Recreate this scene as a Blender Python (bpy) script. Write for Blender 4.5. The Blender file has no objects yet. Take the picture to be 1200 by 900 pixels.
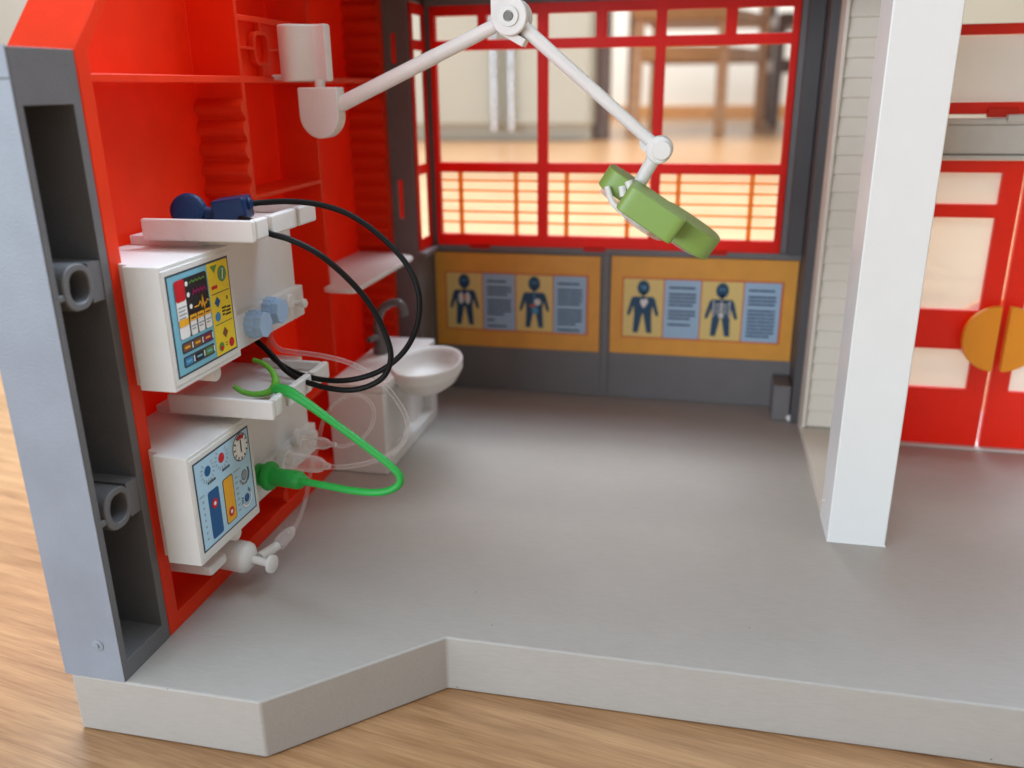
import bpy, bmesh, math, random
from mathutils import Vector, Matrix
random.seed(7)
S = 0.0125                     # one build unit = 12.5 mm: the toy stands at its real size
C = bpy.context.scene.collection
scn = bpy.context.scene

# ------------------------------------------------------------------ camera
cam_d = bpy.data.cameras.new('camera'); cam = bpy.data.objects.new('camera', cam_d); C.objects.link(cam)
YAW, PITCH, ROLL = -0.22135614, 0.33318725, -0.01184303
cy, sy, cp, sp, cr, sr = math.cos(YAW), math.sin(YAW), math.cos(PITCH), math.sin(PITCH), math.cos(ROLL), math.sin(ROLL)
fw = Vector((sy*cp, cy*cp, -sp)); rt = Vector((cy, -sy, 0)); up = rt.cross(fw)
rt2 = rt*cr + up*sr; up2 = up*cr - rt*sr
cam.matrix_world = Matrix(((rt2.x, up2.x, -fw.x, 0), (rt2.y, up2.y, -fw.y, 0), (rt2.z, up2.z, -fw.z, 10*S), (0, 0, 0, 1)))
cam_d.sensor_width = 36; cam_d.lens = 36*1006/1200
cam_d.clip_start = 0.01; cam_d.clip_end = 60
cam_d.dof.use_dof = True; cam_d.dof.focus_distance = 16.8*S; cam_d.dof.aperture_fstop = 12.5
scn.camera = cam

# ------------------------------------------------------------------ world, lamps, exposure
w = bpy.data.worlds.new('World'); scn.world = w; w.use_nodes = True
w.node_tree.nodes['Background'].inputs[0].default_value = (1.0, 0.985, 0.96, 1)
w.node_tree.nodes['Background'].inputs[1].default_value = 0.38
scn.view_settings.view_transform = 'Standard'; scn.view_settings.look = 'None'
scn.view_settings.exposure = 0.0; scn.view_settings.gamma = 1

def area(name, loc, target, sx, sy_, radiance, col, spread=180):
    l = bpy.data.lights.new(name, 'AREA'); l.shape = 'RECTANGLE'; l.size = sx*S; l.size_y = sy_*S
    l.energy = radiance*math.pi*sx*sy_*S*S; l.color = col; l.spread = math.radians(spread)
    o = bpy.data.objects.new(name, l); C.objects.link(o); o.location = Vector(loc)*S
    o.rotation_euler = (Vector(target)-Vector(loc)).to_track_quat('-Z', 'Y').to_euler()
    return o
area('room_window_light', (-80, -88, 26), (-2, 18, 3), 130, 50, 9.6, (0.76, 0.88, 1.0))
area('room_ceiling_light', (25, 0, 95), (0, 18, 0), 60, 60, 1.3, (1.0, 0.95, 0.88))
area('far_window_light', (10, 75, 75), (5, 68, 0), 110, 60, 5.8, (0.58, 0.78, 1.0), 100)
area('far_room_light', (-20, 190, 200), (-20, 230, 0), 260, 160, 11.5, (0.92, 0.97, 1.0))

# ------------------------------------------------------------------ materials
def mat(name, col, rough=0.4, var=0.04, bump=0.02, scale=1.5, sss=0.0, spec=0.5, metal=0.0, trans=0.0):
    m = bpy.data.materials.new(name); m.use_nodes = True; nt = m.node_tree; N = nt.nodes; Lk = nt.links
    b = N['Principled BSDF']; b.inputs['Roughness'].default_value = rough; b.inputs['Metallic'].default_value = metal
    b.inputs['Specular IOR Level'].default_value = spec
    if sss: b.inputs['Subsurface Weight'].default_value = sss; b.inputs['Subsurface Radius'].default_value = (0.004, 0.002, 0.002); b.inputs['Subsurface Scale'].default_value = 1.0
    tc = N.new('ShaderNodeTexCoord'); mp = N.new('ShaderNodeMapping'); mp.inputs['Scale'].default_value = (1/S,)*3
    Lk.new(tc.outputs['Object'], mp.inputs['Vector'])
    n1 = N.new('ShaderNodeTexNoise'); n1.inputs['Scale'].default_value = scale; n1.inputs['Detail'].default_value = 5
    Lk.new(mp.outputs[0], n1.inputs['Vector'])
    r = N.new('ShaderNodeMapRange'); r.inputs['From Min'].default_value = 0.3; r.inputs['From Max'].default_value = 0.7
    r.inputs['To Min'].default_value = 1-var; r.inputs['To Max'].default_value = 1+var
    Lk.new(n1.outputs['Fac'], r.inputs['Value'])
    mx = N.new('ShaderNodeVectorMath'); mx.operation = 'SCALE'; mx.inputs[0].default_value = col[:3]
    Lk.new(r.outputs[0], mx.inputs['Scale']); Lk.new(mx.outputs[0], b.inputs['Base Color'])
    n2 = N.new('ShaderNodeTexNoise'); n2.inputs['Scale'].default_value = 0.8; n2.inputs['Detail'].default_value = 6
    Lk.new(mp.outputs[0], n2.inputs['Vector'])
    r2 = N.new('ShaderNodeMapRange'); r2.inputs['To Min'].default_value = max(0.05, rough-0.1); r2.inputs['To Max'].default_value = rough+0.12
    Lk.new(n2.outputs['Fac'], r2.inputs['Value']); Lk.new(r2.outputs[0], b.inputs['Roughness'])
    n3 = N.new('ShaderNodeTexNoise'); n3.inputs['Scale'].default_value = 28; n3.inputs['Detail'].default_value = 3
    Lk.new(mp.outputs[0], n3.inputs['Vector'])
    bp = N.new('ShaderNodeBump'); bp.inputs['Strength'].default_value = 1.0; bp.inputs['Distance'].default_value = bump*S
    Lk.new(n3.outputs['Fac'], bp.inputs['Height']); Lk.new(bp.outputs[0], b.inputs['Normal'])
    if trans:
        tl = N.new('ShaderNodeBsdfTranslucent'); Lk.new(mx.outputs[0], tl.inputs[0]); ms = N.new('ShaderNodeMixShader'); ms.inputs[0].default_value = trans
        Lk.new(b.outputs[0], ms.inputs[1]); Lk.new(tl.outputs[0], ms.inputs[2]); Lk.new(ms.outputs[0], N['Material Output'].inputs['Surface'])
    return m

def flat(name, col, rough=0.5):
    m = bpy.data.materials.new(name); m.use_nodes = True; b = m.node_tree.nodes['Principled BSDF']
    nt = m.node_tree; n = nt.nodes.new('ShaderNodeTexNoise'); n.inputs['Scale'].default_value = 900
    mr = nt.nodes.new('ShaderNodeMapRange'); mr.inputs['To Min'].default_value = 0.93; mr.inputs['To Max'].default_value = 1.07
    vm = nt.nodes.new('ShaderNodeVectorMath'); vm.operation = 'SCALE'; vm.inputs[0].default_value = col[:3]
    tc = nt.nodes.new('ShaderNodeTexCoord'); nt.links.new(tc.outputs['Object'], n.inputs['Vector'])
    nt.links.new(n.outputs['Fac'], mr.inputs['Value']); nt.links.new(mr.outputs[0], vm.inputs['Scale']); nt.links.new(vm.outputs[0], b.inputs['Base Color'])
    b.inputs['Roughness'].default_value = rough
    return m

def lin(r, g, b):
    f = lambda c: (c/255/12.92) if c/255 <= 0.04045 else ((c/255+0.055)/1.055)**2.4
    return (f(r), f(g), f(b))

def clear(name, tint, amount, rough=0.15, rim=0.6):
    m = bpy.data.materials.new(name); m.use_nodes = True; nt = m.node_tree; N = nt.nodes; Lk = nt.links
    b = N['Principled BSDF']; b.inputs['Base Color'].default_value = (*tint, 1); b.inputs['Roughness'].default_value = rough
    tr = N.new('ShaderNodeBsdfTransparent'); tr.inputs[0].default_value = (0.97, 0.96, 0.95, 1)
    lw = N.new('ShaderNodeLayerWeight'); lw.inputs['Blend'].default_value = 0.35
    nz = N.new('ShaderNodeTexNoise'); nz.inputs['Scale'].default_value = 25
    tc = N.new('ShaderNodeTexCoord'); Lk.new(tc.outputs['Object'], nz.inputs['Vector'])
    mr = N.new('ShaderNodeMapRange'); mr.inputs['To Min'].default_value = amount*0.85; mr.inputs['To Max'].default_value = amount*1.15
    Lk.new(nz.outputs['Fac'], mr.inputs['Value'])
    ad = N.new('ShaderNodeMath'); ad.operation = 'MULTIPLY_ADD'; ad.inputs[1].default_value = rim; ad.use_clamp = True
    Lk.new(lw.outputs['Facing'], ad.inputs[0]); Lk.new(mr.outputs[0], ad.inputs[2])
    mx = N.new('ShaderNodeMixShader'); Lk.new(ad.outputs[0], mx.inputs[0]); Lk.new(tr.outputs[0], mx.inputs[1]); Lk.new(b.outputs[0], mx.inputs[2])
    Lk.new(mx.outputs[0], N['Material Output'].inputs['Surface'])
    return m

def floor_plastic():
    m = mat('grey_base_plastic', (0.405, 0.375, 0.34), 0.42, 0.014, 0.005, 1.2, spec=0.38)
    nt = m.node_tree; N = nt.nodes; Lk = nt.links; b = N['Principled BSDF']
    tc = N.new('ShaderNodeTexCoord'); mp = N.new('ShaderNodeMapping'); mp.inputs['Scale'].default_value = (1.2/S, 9/S, 9/S)
    mp.inputs['Rotation'].default_value = (0, 0, 0.9)
    Lk.new(tc.outputs['Object'], mp.inputs['Vector'])
    n = N.new('ShaderNodeTexNoise'); n.inputs['Scale'].default_value = 3; n.inputs['Detail'].default_value = 6; Lk.new(mp.outputs[0], n.inputs['Vector'])
    old = b.inputs['Base Color'].links[0].from_socket
    mr = N.new('ShaderNodeMapRange'); mr.inputs['From Min'].default_value = 0.3; mr.inputs['From Max'].default_value = 0.75
    mr.inputs['To Min'].default_value = 0.955; mr.inputs['To Max'].default_value = 1.05; Lk.new(n.outputs['Fac'], mr.inputs['Value'])
    sc = N.new('ShaderNodeVectorMath'); sc.operation = 'SCALE'; Lk.new(old, sc.inputs[0]); Lk.new(mr.outputs[0], sc.inputs['Scale'])
    # sparse dust specks
    vo = N.new('ShaderNodeTexVoronoi'); vo.inputs['Scale'].default_value = 75
    Lk.new(tc.outputs['Object'], vo.inputs['Vector'])
    lt = N.new('ShaderNodeMath'); lt.operation = 'LESS_THAN'; lt.inputs[1].default_value = 0.016; Lk.new(vo.outputs['Distance'], lt.inputs[0])
    dk = N.new('ShaderNodeMix'); dk.data_type = 'RGBA'; Lk.new(lt.outputs[0], dk.inputs['Factor']); Lk.new(sc.outputs[0], dk.inputs[6]); dk.inputs[7].default_value = (0.16, 0.13, 0.11, 1)
    Lk.new(dk.outputs[2], b.inputs['Base Color'])
    return m

def wood(name, c1, c2, plank=15.0, rough=0.38, grain=1.0):
    m = bpy.data.materials.new(name); m.use_nodes = True; nt = m.node_tree; N = nt.nodes; Lk = nt.links; b = N['Principled BSDF']
    tc = N.new('ShaderNodeTexCoord'); mp = N.new('ShaderNodeMapping'); mp.inputs['Scale'].default_value = (1/S,)*3; mp.inputs['Rotation'].default_value = (0, 0, 0.16)
    Lk.new(tc.outputs['Object'], mp.inputs['Vector'])
    sp_ = N.new('ShaderNodeSeparateXYZ'); Lk.new(mp.outputs[0], sp_.inputs[0])
    # plank index from y
    dv = N.new('ShaderNodeMath'); dv.operation = 'DIVIDE'; dv.inputs[1].default_value = plank; Lk.new(sp_.outputs['Y'], dv.inputs[0])
    fl = N.new('ShaderNodeMath'); fl.operation = 'FLOOR'; Lk.new(dv.outputs[0], fl.inputs[0])
    wn = N.new('ShaderNodeTexWhiteNoise'); wn.noise_dimensions = '1D'; Lk.new(fl.outputs[0], wn.inputs['W'])
    of = N.new('ShaderNodeVectorMath'); of.operation = 'MULTIPLY_ADD'; of.inputs[1].default_value = (60, 20, 30)
    Lk.new(wn.outputs['Color'], of.inputs[0]); Lk.new(mp.outputs[0], of.inputs[2])
    st = N.new('ShaderNodeMapping'); st.inputs['Scale'].default_value = (0.10, 0.55, 0.55); Lk.new(of.outputs[0], st.inputs['Vector'])
    n1 = N.new('ShaderNodeTexNoise'); n1.inputs['Scale'].default_value = 1.3*grain; n1.inputs['Detail'].default_value = 8; n1.inputs['Roughness'].default_value = 0.62; n1.inputs['Distortion'].default_value = 0.6
    Lk.new(st.outputs[0], n1.inputs['Vector'])
    st2 = N.new('ShaderNodeMapping'); st2.inputs['Scale'].default_value = (0.55, 13, 13); Lk.new(of.outputs[0], st2.inputs['Vector'])
    n2 = N.new('ShaderNodeTexNoise'); n2.inputs['Scale'].default_value = 1.5*grain; n2.inputs['Detail'].default_value = 5; Lk.new(st2.outputs[0], n2.inputs['Vector'])
    wv = N.new('ShaderNodeTexWave'); wv.wave_type = 'BANDS'; wv.bands_direction = 'Y'; wv.inputs['Scale'].default_value = 1.1; wv.inputs['Distortion'].default_value = 9; wv.inputs['Detail'].default_value = 3; wv.inputs['Detail Scale'].default_value = 0.7
    Lk.new(st.outputs[0], wv.inputs['Vector'])
    a1 = N.new('ShaderNodeMath'); a1.operation = 'MULTIPLY_ADD'; a1.inputs[1].default_value = 0.07; Lk.new(wv.outputs['Fac'], a1.inputs[0])
    a2 = N.new('ShaderNodeMath'); a2.operation = 'MULTIPLY_ADD'; a2.inputs[1].default_value = 0.40; Lk.new(n2.outputs['Fac'], a2.inputs[0]); 
    a3 = N.new('ShaderNodeMath'); a3.operation = 'MULTIPLY'; a3.inputs[1].default_value = 0.55; Lk.new(n1.outputs['Fac'], a3.inputs[0])
    Lk.new(a3.outputs[0], a1.inputs[2]); Lk.new(a1.outputs[0], a2.inputs[2])
    cr_ = N.new('ShaderNodeValToRGB'); cr_.color_ramp.elements[0].position = 0.30; cr_.color_ramp.elements[0].color = (*c2, 1); cr_.color_ramp.elements[1].position = 0.72; cr_.color_ramp.elements[1].color = (*c1, 1)
    Lk.new(a2.outputs[0], cr_.inputs['Fac'])
    # short dark pores and cathedral streaks
    st3 = N.new('ShaderNodeMapping'); st3.inputs['Scale'].default_value = (0.30, 5.5, 5.5); Lk.new(of.outputs[0], st3.inputs['Vector'])
    n3 = N.new('ShaderNodeTexNoise'); n3.inputs['Scale'].default_value = 1.0; n3.inputs['Detail'].default_value = 7; n3.inputs['Roughness'].default_value = 0.7; n3.inputs['Distortion'].default_value = 1.2; Lk.new(st3.outputs[0], n3.inputs['Vector'])
    p3 = N.new('ShaderNodeMapRange'); p3.inputs['From Min'].default_value = 0.60; p3.inputs['From Max'].default_value = 0.74; p3.inputs['To Min'].default_value = 1.0; p3.inputs['To Max'].default_value = 0.58; Lk.new(n3.outputs['Fac'], p3.inputs['Value'])
    # plank tone + seam
    tn = N.new('ShaderNodeMapRange'); tn.inputs['To Min'].default_value = 0.92; tn.inputs['To Max'].default_value = 1.07; Lk.new(wn.outputs['Value'], tn.inputs['Value'])
    fr = N.new('ShaderNodeMath'); fr.operation = 'FRACT'; Lk.new(dv.outputs[0], fr.inputs[0])
    sm = N.new('ShaderNodeMath'); sm.operation = 'GREATER_THAN'; sm.inputs[1].default_value = 0.004; Lk.new(fr.outputs[0], sm.inputs[0])
    s2 = N.new('ShaderNodeMapRange'); s2.inputs['To Min'].default_value = 0.55; s2.inputs['To Max'].default_value = 1.0; Lk.new(sm.outputs[0], s2.inputs['Value'])
    mm = N.new('ShaderNodeMath'); mm.operation = 'MULTIPLY'; Lk.new(tn.outputs[0], mm.inputs[0]); Lk.new(s2.outputs[0], mm.inputs[1]); m3 = N.new('ShaderNodeMath'); m3.operation = 'MULTIPLY'; Lk.new(mm.outputs[0], m3.inputs[0]); Lk.new(p3.outputs[0], m3.inputs[1]); mm = m3
    sc = N.new('ShaderNodeVectorMath'); sc.operation = 'SCALE'; Lk.new(cr_.outputs[0], sc.inputs[0]); Lk.new(mm.outputs[0], sc.inputs['Scale'])
    Lk.new(sc.outputs[0], b.inputs['Base Color']); b.inputs['Roughness'].default_value = rough; b.inputs['Specular IOR Level'].default_value = 0.8
    bp = N.new('ShaderNodeBump'); bp.inputs['Distance'].default_value = 0.02*S; Lk.new(a2.outputs[0], bp.inputs['Height']); Lk.new(bp.outputs[0], b.inputs['Normal'])
    return m

RED = mat('red_plastic', (0.92, 0.052, 0.010), 0.42, 0.04, 0.006, spec=0.35, trans=0.30)
RED2 = mat('red_window_plastic', (0.80, 0.022, 0.010), 0.36, 0.03, 0.006, spec=0.35, trans=0.4)
REDO = mat('red_door_plastic', (0.88, 0.035, 0.01), 0.3, 0.03, 0.008, trans=0.3)
ORL = mat('orange_lattice_plastic', (0.92, 0.44, 0.07), 0.4, 0.03, 0.01, trans=0.6)
ORH = mat('orange_handle_plastic', (0.93, 0.32, 0.012), 0.32, 0.03, 0.008)
DG = mat('dark_grey_plastic', (0.13, 0.13, 0.135), 0.5, 0.05, 0.008)
DG2 = mat('dark_grey_wall_plastic', (0.16, 0.15, 0.15), 0.5, 0.05, 0.008)
DG3 = mat('shaded_grey_plastic', (0.07, 0.065, 0.067), 0.5, 0.05, 0.008)  # dark grey wall plastic with the right corner's shade put into its colour
PGR = mat('sky_tinted_pillar_plastic', (0.24, 0.27, 0.32), 0.42, 0.10, 0.008, 0.7)  # blue of the reflected sky mixed into the pillar's grey front
LG = floor_plastic()
WH = mat('white_plastic', (0.77, 0.75, 0.72), 0.42, 0.02, 0.008, sss=0.1)
WHP = mat('white_post_plastic', (0.73, 0.725, 0.70), 0.4, 0.012, 0.002)
SHG = mat('cream_shingle_plastic', (0.66, 0.60, 0.51), 0.5, 0.02, 0.01)
GB = mat('light_grey_beam_plastic', (0.62, 0.62, 0.58), 0.4, 0.03, 0.01)
LBL = mat('light_blue_knob_plastic', lin(172, 203, 236), 0.4, 0.03, 0.008, sss=0.1)
NAVY = mat('navy_plastic', lin(14, 46, 88), 0.4, 0.05, 0.01, spec=0.3)
BLK = mat('black_rubber', (0.006, 0.006, 0.006), 0.5, 0.05, 0.004, spec=0.2)
GRN = mat('bright_green_rubber', lin(35, 165, 65), 0.45, 0.03, 0.01, sss=0.1)
GRM = mat('lime_green_plastic', lin(95, 165, 40), 0.42, 0.03, 0.01)
LMP = mat('leaf_green_plastic', lin(132, 164, 80), 0.42, 0.03, 0.003)
CHR = mat('grey_faucet_plastic', (0.13, 0.12, 0.12), 0.3, 0.04, 0.005)
HOSE = clear('clear_hose', (0.95, 0.86, 0.84), 0.02, 0.10, 0.62)
PLUG = clear('milky_clear_plastic', (0.95, 0.88, 0.86), 0.18, 0.16, 0.6)
PANE = clear('clear_pane', (0.95, 0.95, 0.95), 0.02, 0.08, 0.10)
PANE2 = clear('glare_whitened_pane', (0.96, 0.96, 0.95), 0.42, 0.2, 0.1)  # clear panes, with the glare behind them mixed in as white
WOOD = wood('oak_floor', lin(206, 162, 116), lin(132, 88, 52), 26.0, 0.28)
CHW = wood('chair_wood', lin(222, 168, 108), lin(180, 122, 70), 400, 0.4)
DKW = wood('dark_chair_wood', lin(105, 66, 40), lin(66, 40, 24), 400, 0.4)
WALLM = mat('cream_wall_paint', (0.80, 0.78, 0.72), 0.7, 0.02, 0.01, 0.05)
CABM = mat('cream_cabinet_paint', (0.60, 0.61, 0.53), 0.4, 0.02, 0.01, 0.05)
SIL = mat('brushed_metal', (0.72, 0.74, 0.78), 0.25, 0.03, 0.01, 0.2, metal=1.0)

# ------------------------------------------------------------------ mesh builder
ORG = {}
class MB:
    def __init__(s): s.v = []; s.f = []; s.m = []
    def add(s, vs, fs, mi=0, M=None):
        n = len(s.v)
        s.v += [tuple(M @ Vector(v)) if M else tuple(v) for v in vs]
        s.f += [tuple(i+n for i in f) for f in fs]; s.m += [mi]*len(fs); return s
    def box(s, x0, x1, y0, y1, z0, z1, mi=0, M=None):
        vs = [(x, y, z) for z in (z0, z1) for y in (y0, y1) for x in (x0, x1)]
        return s.add(vs, [(0, 2, 3, 1), (4, 5, 7, 6), (0, 1, 5, 4), (2, 6, 7, 3), (0, 4, 6, 2), (1, 3, 7, 5)], mi, M)
    def lathe(s, p, d, prof, n=28, mi=0, sx=1.0):
        d = Vector(d).normalized(); p = Vector(p)
        a = d.orthogonal().normalized() if abs(d.z) > 0.99 else d.cross(Vector((0, 0, 1))).normalized()
        b = d.cross(a)
        vs = []; fs = []
        for (r, h) in prof:
            for k in range(n):
                t = 2*math.pi*k/n; vs.append(p + d*h + (a*math.cos(t)*sx + b*math.sin(t))*r)
        for i in range(len(prof)-1):
            for k in range(n):
                fs.append((i*n+k, i*n+(k+1) % n, (i+1)*n+(k+1) % n, (i+1)*n+k))
        fs.append(tuple(range(n))[::-1]); fs.append(tuple((len(prof)-1)*n+k for k in range(n)))
        return s.add(vs, fs, mi)
    def cyl(s, p0, p1, r0, r1=None, n=24, mi=0, c=0.0):
        r1 = r0 if r1 is None else r1; L_ = (Vector(p1)-Vector(p0)); l = L_.length
        pr = [(r0, 0), (r1, l)] if not c else [(r0-c, 0), (r0, c), (r1, l-c), (r1-c, l)]
        return s.lathe(p0, L_, pr, n, mi)
    def tube(s, pts, r, n=12, mi=0, sub=7, rad=None):
        P_ = [Vector(p) for p in pts]; Q = []; Rr = []
        E_ = [P_[0]*2-P_[1]] + P_ + [P_[-1]*2-P_[-2]]
        rr = rad or [r]*len(P_)
        for i in range(len(P_)-1):
            a, b, c, d = E_[i], E_[i+1], E_[i+2], E_[i+3]
            for k in range(sub):
                t = k/sub
                Q.append(0.5*((2*b)+(c-a)*t+(2*a-5*b+4*c-d)*t*t+(3*b-a-3*c+d)*t**3)); Rr.append(rr[i]*(1-t)+rr[i+1]*t)
        Q.append(P_[-1]); Rr.append(rr[-1])
        T = [(Q[min(i+1, len(Q)-1)]-Q[max(i-1, 0)]).normalized() for i in range(len(Q))]
        u = T[0].orthogonal().normalized(); vs = []; fs = []
        for i, q in enumerate(Q):
            u = (u - T[i]*u.dot(T[i])).normalized(); v = T[i].cross(u)
            for k in range(n):
                t = 2*math.pi*k/n; vs.append(q+(u*math.cos(t)+v*math.sin(t))*Rr[i])
        for i in range(len(Q)-1):
            for k in range(n): fs.append((i*n+k, i*n+(k+1) % n, (i+1)*n+(k+1) % n, (i+1)*n+k))
        fs.append(tuple(range(n))[::-1]); fs.append(tuple((len(Q)-1)*n+k for k in range(n)))
        return s.add(vs, fs, mi)
    def prism(s, poly, o, u, v, w, mi=0, holes=None):
        """poly in (u, v) about o, extruded by vector w; optional one hole of the same point count"""
        o, u, v, w = Vector(o), Vector(u), Vector(v), Vector(w); n = len(poly)
        A = [o+u*a+v*b for a, b in poly]; B = [p+w for p in A]
        if not holes:
            return s.add(A+B, [tuple(range(n))[::-1], tuple(range(n, 2*n))]+[(k, (k+1) % n, n+(k+1) % n, n+k) for k in range(n)], mi)
        Hh = [o+u*a+v*b for a, b in holes]; H2 = [p+w for p in Hh]; fs = []
        for k in range(n):
            j = (k+1) % n
            fs += [(k, j, n+j, n+k), (2*n+k, 3*n+k, 3*n+j, 2*n+j), (k, 2*n+k, 2*n+j, j), (n+k, n+j, 3*n+j, 3*n+k)]
        return s.add(A+B+Hh+H2, fs, mi)
    def hgrid(s, us, vs, H, back, fmap, mi=0):
        """solid relief: cell (i, j) has front height H(uc, vc) (None = hole), back at height back"""
        nu, nv = len(us)-1, len(vs)-1
        h = [[H((us[i]+us[i+1])/2, (vs[j]+vs[j+1])/2) for j in range(nv)] for i in range(nu)]
        g = lambda i, j: h[i][j] if 0 <= i < nu and 0 <= j < nv else None
        V = []; F = []; ix = {}
        def pt(i, j, d):
            k = (i, j, round(d, 5))
            if k not in ix: ix[k] = len(V); V.append(fmap(us[i], vs[j], d))
            return ix[k]
        for i in range(nu):
            for j in range(nv):
                d = h[i][j]
                if d is None: continue
                F.append((pt(i, j, d), pt(i+1, j, d), pt(i+1, j+1, d), pt(i, j+1, d)))
                F.append((pt(i, j, back), pt(i, j+1, back), pt(i+1, j+1, back), pt(i+1, j, back)))
                for di, dj, a, b in ((-1, 0, (i, j), (i, j+1)), (1, 0, (i+1, j+1), (i+1, j)), (0, -1, (i+1, j), (i, j)), (0, 1, (i, j+1), (i+1, j+1))):
                    e = g(i+di, j+dj); lo = back if e is None else e
                    if (e is None) or (abs(d-back) > abs(e-back)):
                        if abs(d-lo) > 1e-6: F.append((pt(*a, d), pt(*b, d), pt(*b, lo), pt(*a, lo)))
        return s.add(V, F, mi)
    def build(s, name, mats, parent=None, origin=None, bevel=0.0, seg=2, smooth=40, recalc=True):
        po = Vector((0, 0, 0))
        if parent is not None: po = Vector(ORG[parent.name])
        elif origin is not None: po = Vector(origin)
        me = bpy.data.meshes.new(name)
        me.from_pydata([(Vector(v)-po)*S for v in s.v], [], s.f)
        for m in (mats if isinstance(mats, (list, tuple)) else [mats]): me.materials.append(m)
        me.polygons.foreach_set('material_index', s.m); me.update()
        bm = bmesh.new(); bm.from_mesh(me)
        if recalc: bmesh.ops.recalc_face_normals(bm, faces=bm.faces)
        for e in bm.edges:
            if len(e.link_faces) == 2: e.smooth = e.calc_face_angle(0) < math.radians(smooth)
        for f in bm.faces: f.smooth = True
        bm.to_mesh(me); bm.free()
        o = bpy.data.objects.new(name, me); C.objects.link(o)
        if parent is not None: o.parent = parent
        else: o.location = po*S
        ORG[o.name] = tuple(po)
        if bevel:
            b = o.modifiers.new('edge', 'BEVEL'); b.width = bevel*S; b.segments = seg; b.limit_method = 'ANGLE'; b.angle_limit = math.radians(42); b.harden_normals = True
            b.use_clamp_overlap = True
        return o

def tag(o, label=None, cat=None, group=None, kind=None):
    if label: o['label'] = label
    if cat: o['category'] = cat
    if group: o['group'] = group
    o['kind'] = kind or 'thing'
    return o
def thing(name, loc, label, cat, group=None):
    o = bpy.data.objects.new(name, None); C.objects.link(o); o.location = Vector(loc)*S; o.empty_display_size = 0.01
    ORG[o.name] = tuple(loc); return tag(o, label, cat, group)

def circ(cx, cy_, r, n=28, rx=1.0, ry=1.0, a0=0, a1=360):
    return [(cx+r*rx*math.cos(math.radians(a0+(a1-a0)*k/n)), cy_+r*ry*math.sin(math.radians(a0+(a1-a0)*k/n))) for k in range(n)]
def supe(cx, cy_, a, b, p=3.5, n=40):
    out = []
    for k in range(n):
        t = 2*math.pi*k/n; c, q = math.cos(t), math.sin(t)
        out.append((cx+a*abs(c)**(2/p)*(1 if c > 0 else -1), cy_+b*abs(q)**(2/p)*(1 if q > 0 else -1)))
    return out

# ------------------------------------------------------------------ the surface it stands on, the room behind
ZT = -1.21
m = MB(); m.add([(-420, -120, ZT), (420, -120, ZT), (420, 420, ZT), (-420, 420, ZT)], [(0, 1, 2, 3)])
tag(m.build('floor', WOOD, recalc=False), kind='structure')
m = MB(); m.box(-420, 420, 330, 334, ZT, 250); tag(m.build('wall', WALLM), kind='structure')
m = MB(); m.box(-420, 420, 327.8, 329.9, ZT+0.01, ZT+4.2)
tag(m.build('baseboard', CHW, bevel=0.2), 'light brown wooden baseboard along the foot of the far white wall', 'baseboard')

def cabinet(loc, x0, x1, y0, y1, z1, label, doors, handles):
    t = thing('cabinet', loc, label, 'cabinet')
    m = MB(); m.box(x0, x1, y0+1, y1, ZT+3.2, z1); m.box(x0+.5, x1-.5, y0+2.2, y1, ZT+0.02, ZT+3.2); m.build('body', CABM, t, bevel=0.2)
    for a, b in doors:
        m = MB(); m.box(a, b, y0-0.3, y0+0.98, ZT+3.6, z1-.6); m.build('door', CABM, t, bevel=0.25)
    for hx in handles:
        m = MB(); m.cyl((hx, y0-2.2, 1), (hx, y0-2.2, 40), 0.85, n=16, c=.2)
        for z in (3, 38): m.cyl((hx, y0-2.2, z), (hx, y0, z), 0.5, n=12)
        m.build('handle', SIL, t)
cabinet((-50, 190, ZT), -78, -25, 190, 215, 75, 'cream cabinet with two long vertical metal handles, seen through the toy window', [(-77.5, -43.8), (-43.4, -25.4)], (-45.4, -41.6))
cabinet((80, 175, ZT), 38, 150, 175, 205, 75, 'wide cream cabinet seen through the red toy doors', [(38.4, 75), (75.4, 112), (112.4, 149.5)], (73, 78))

def chair(legs, col, label, zs, zr, r=1.35, back=None):
    cx = sum(l[0] for l in legs)/4; cy_ = sum(l[1] for l in legs)/4
    t = thing('wooden_chair', (cx, cy_, ZT), label, 'chair')
    for i, (x, y) in enumerate(legs):
        top = zs if i < 2 else zs+34
        m = MB(); m.prism([(-r, -r), (r, -r), (r, r), (-r, r)], (x, y, ZT+.01), (1, 0, 0), (0, 1, 0), ((cx-x)*.04, (cy_-y)*.04, top-ZT)); m.build('leg', col, t, bevel=.3)
    o_ = [legs[k] for k in (0, 1, 2, 3)]
    for k in range(4):
        a, b = Vector((*o_[k], 0)), Vector((*o_[(k+1) % 4], 0)); d = (b-a).normalized(); q = Vector((-d.y, d.x, 0))
        m = MB(); m.prism([(-.7, zr), (.7, zr), (.7, zr+3.4), (-.7, zr+3.4)], a+d*r, q, (0, 0, 1), (b-a)-d*2*r); m.build('stretcher', col, t, bevel=.2)
    m = MB(); m.prism([((x-cx)*1.08, (y-cy_)*1.08) for x, y in o_], (cx, cy_, zs), (1, 0, 0), (0, 1, 0), (0, 0, 3.2)); m.build('seat', col, t, bevel=.5)
    m = MB(); a, b = Vector((*o_[2], zs+22)), Vector((*o_[3], zs+22)); m.prism([(-.7, 0), (.7, 0), (.7, 9), (-.7, 9)], a, (0, 1, 0), (0, 0, 1), b-a); m.build('backrest', col, t, bevel=.3)
chair([(-17.6, 210), (2.1, 222), (12.8, 256), (-15.5, 250)], CHW, 'light oak chair standing nearest behind the toy, seen through the window', 24, 15.2)
chair([(17, 262), (37, 266), (36, 296), (16, 292)], DKW, 'darker wooden chair further back, right of the light oak chair', 25, 13)
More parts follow.
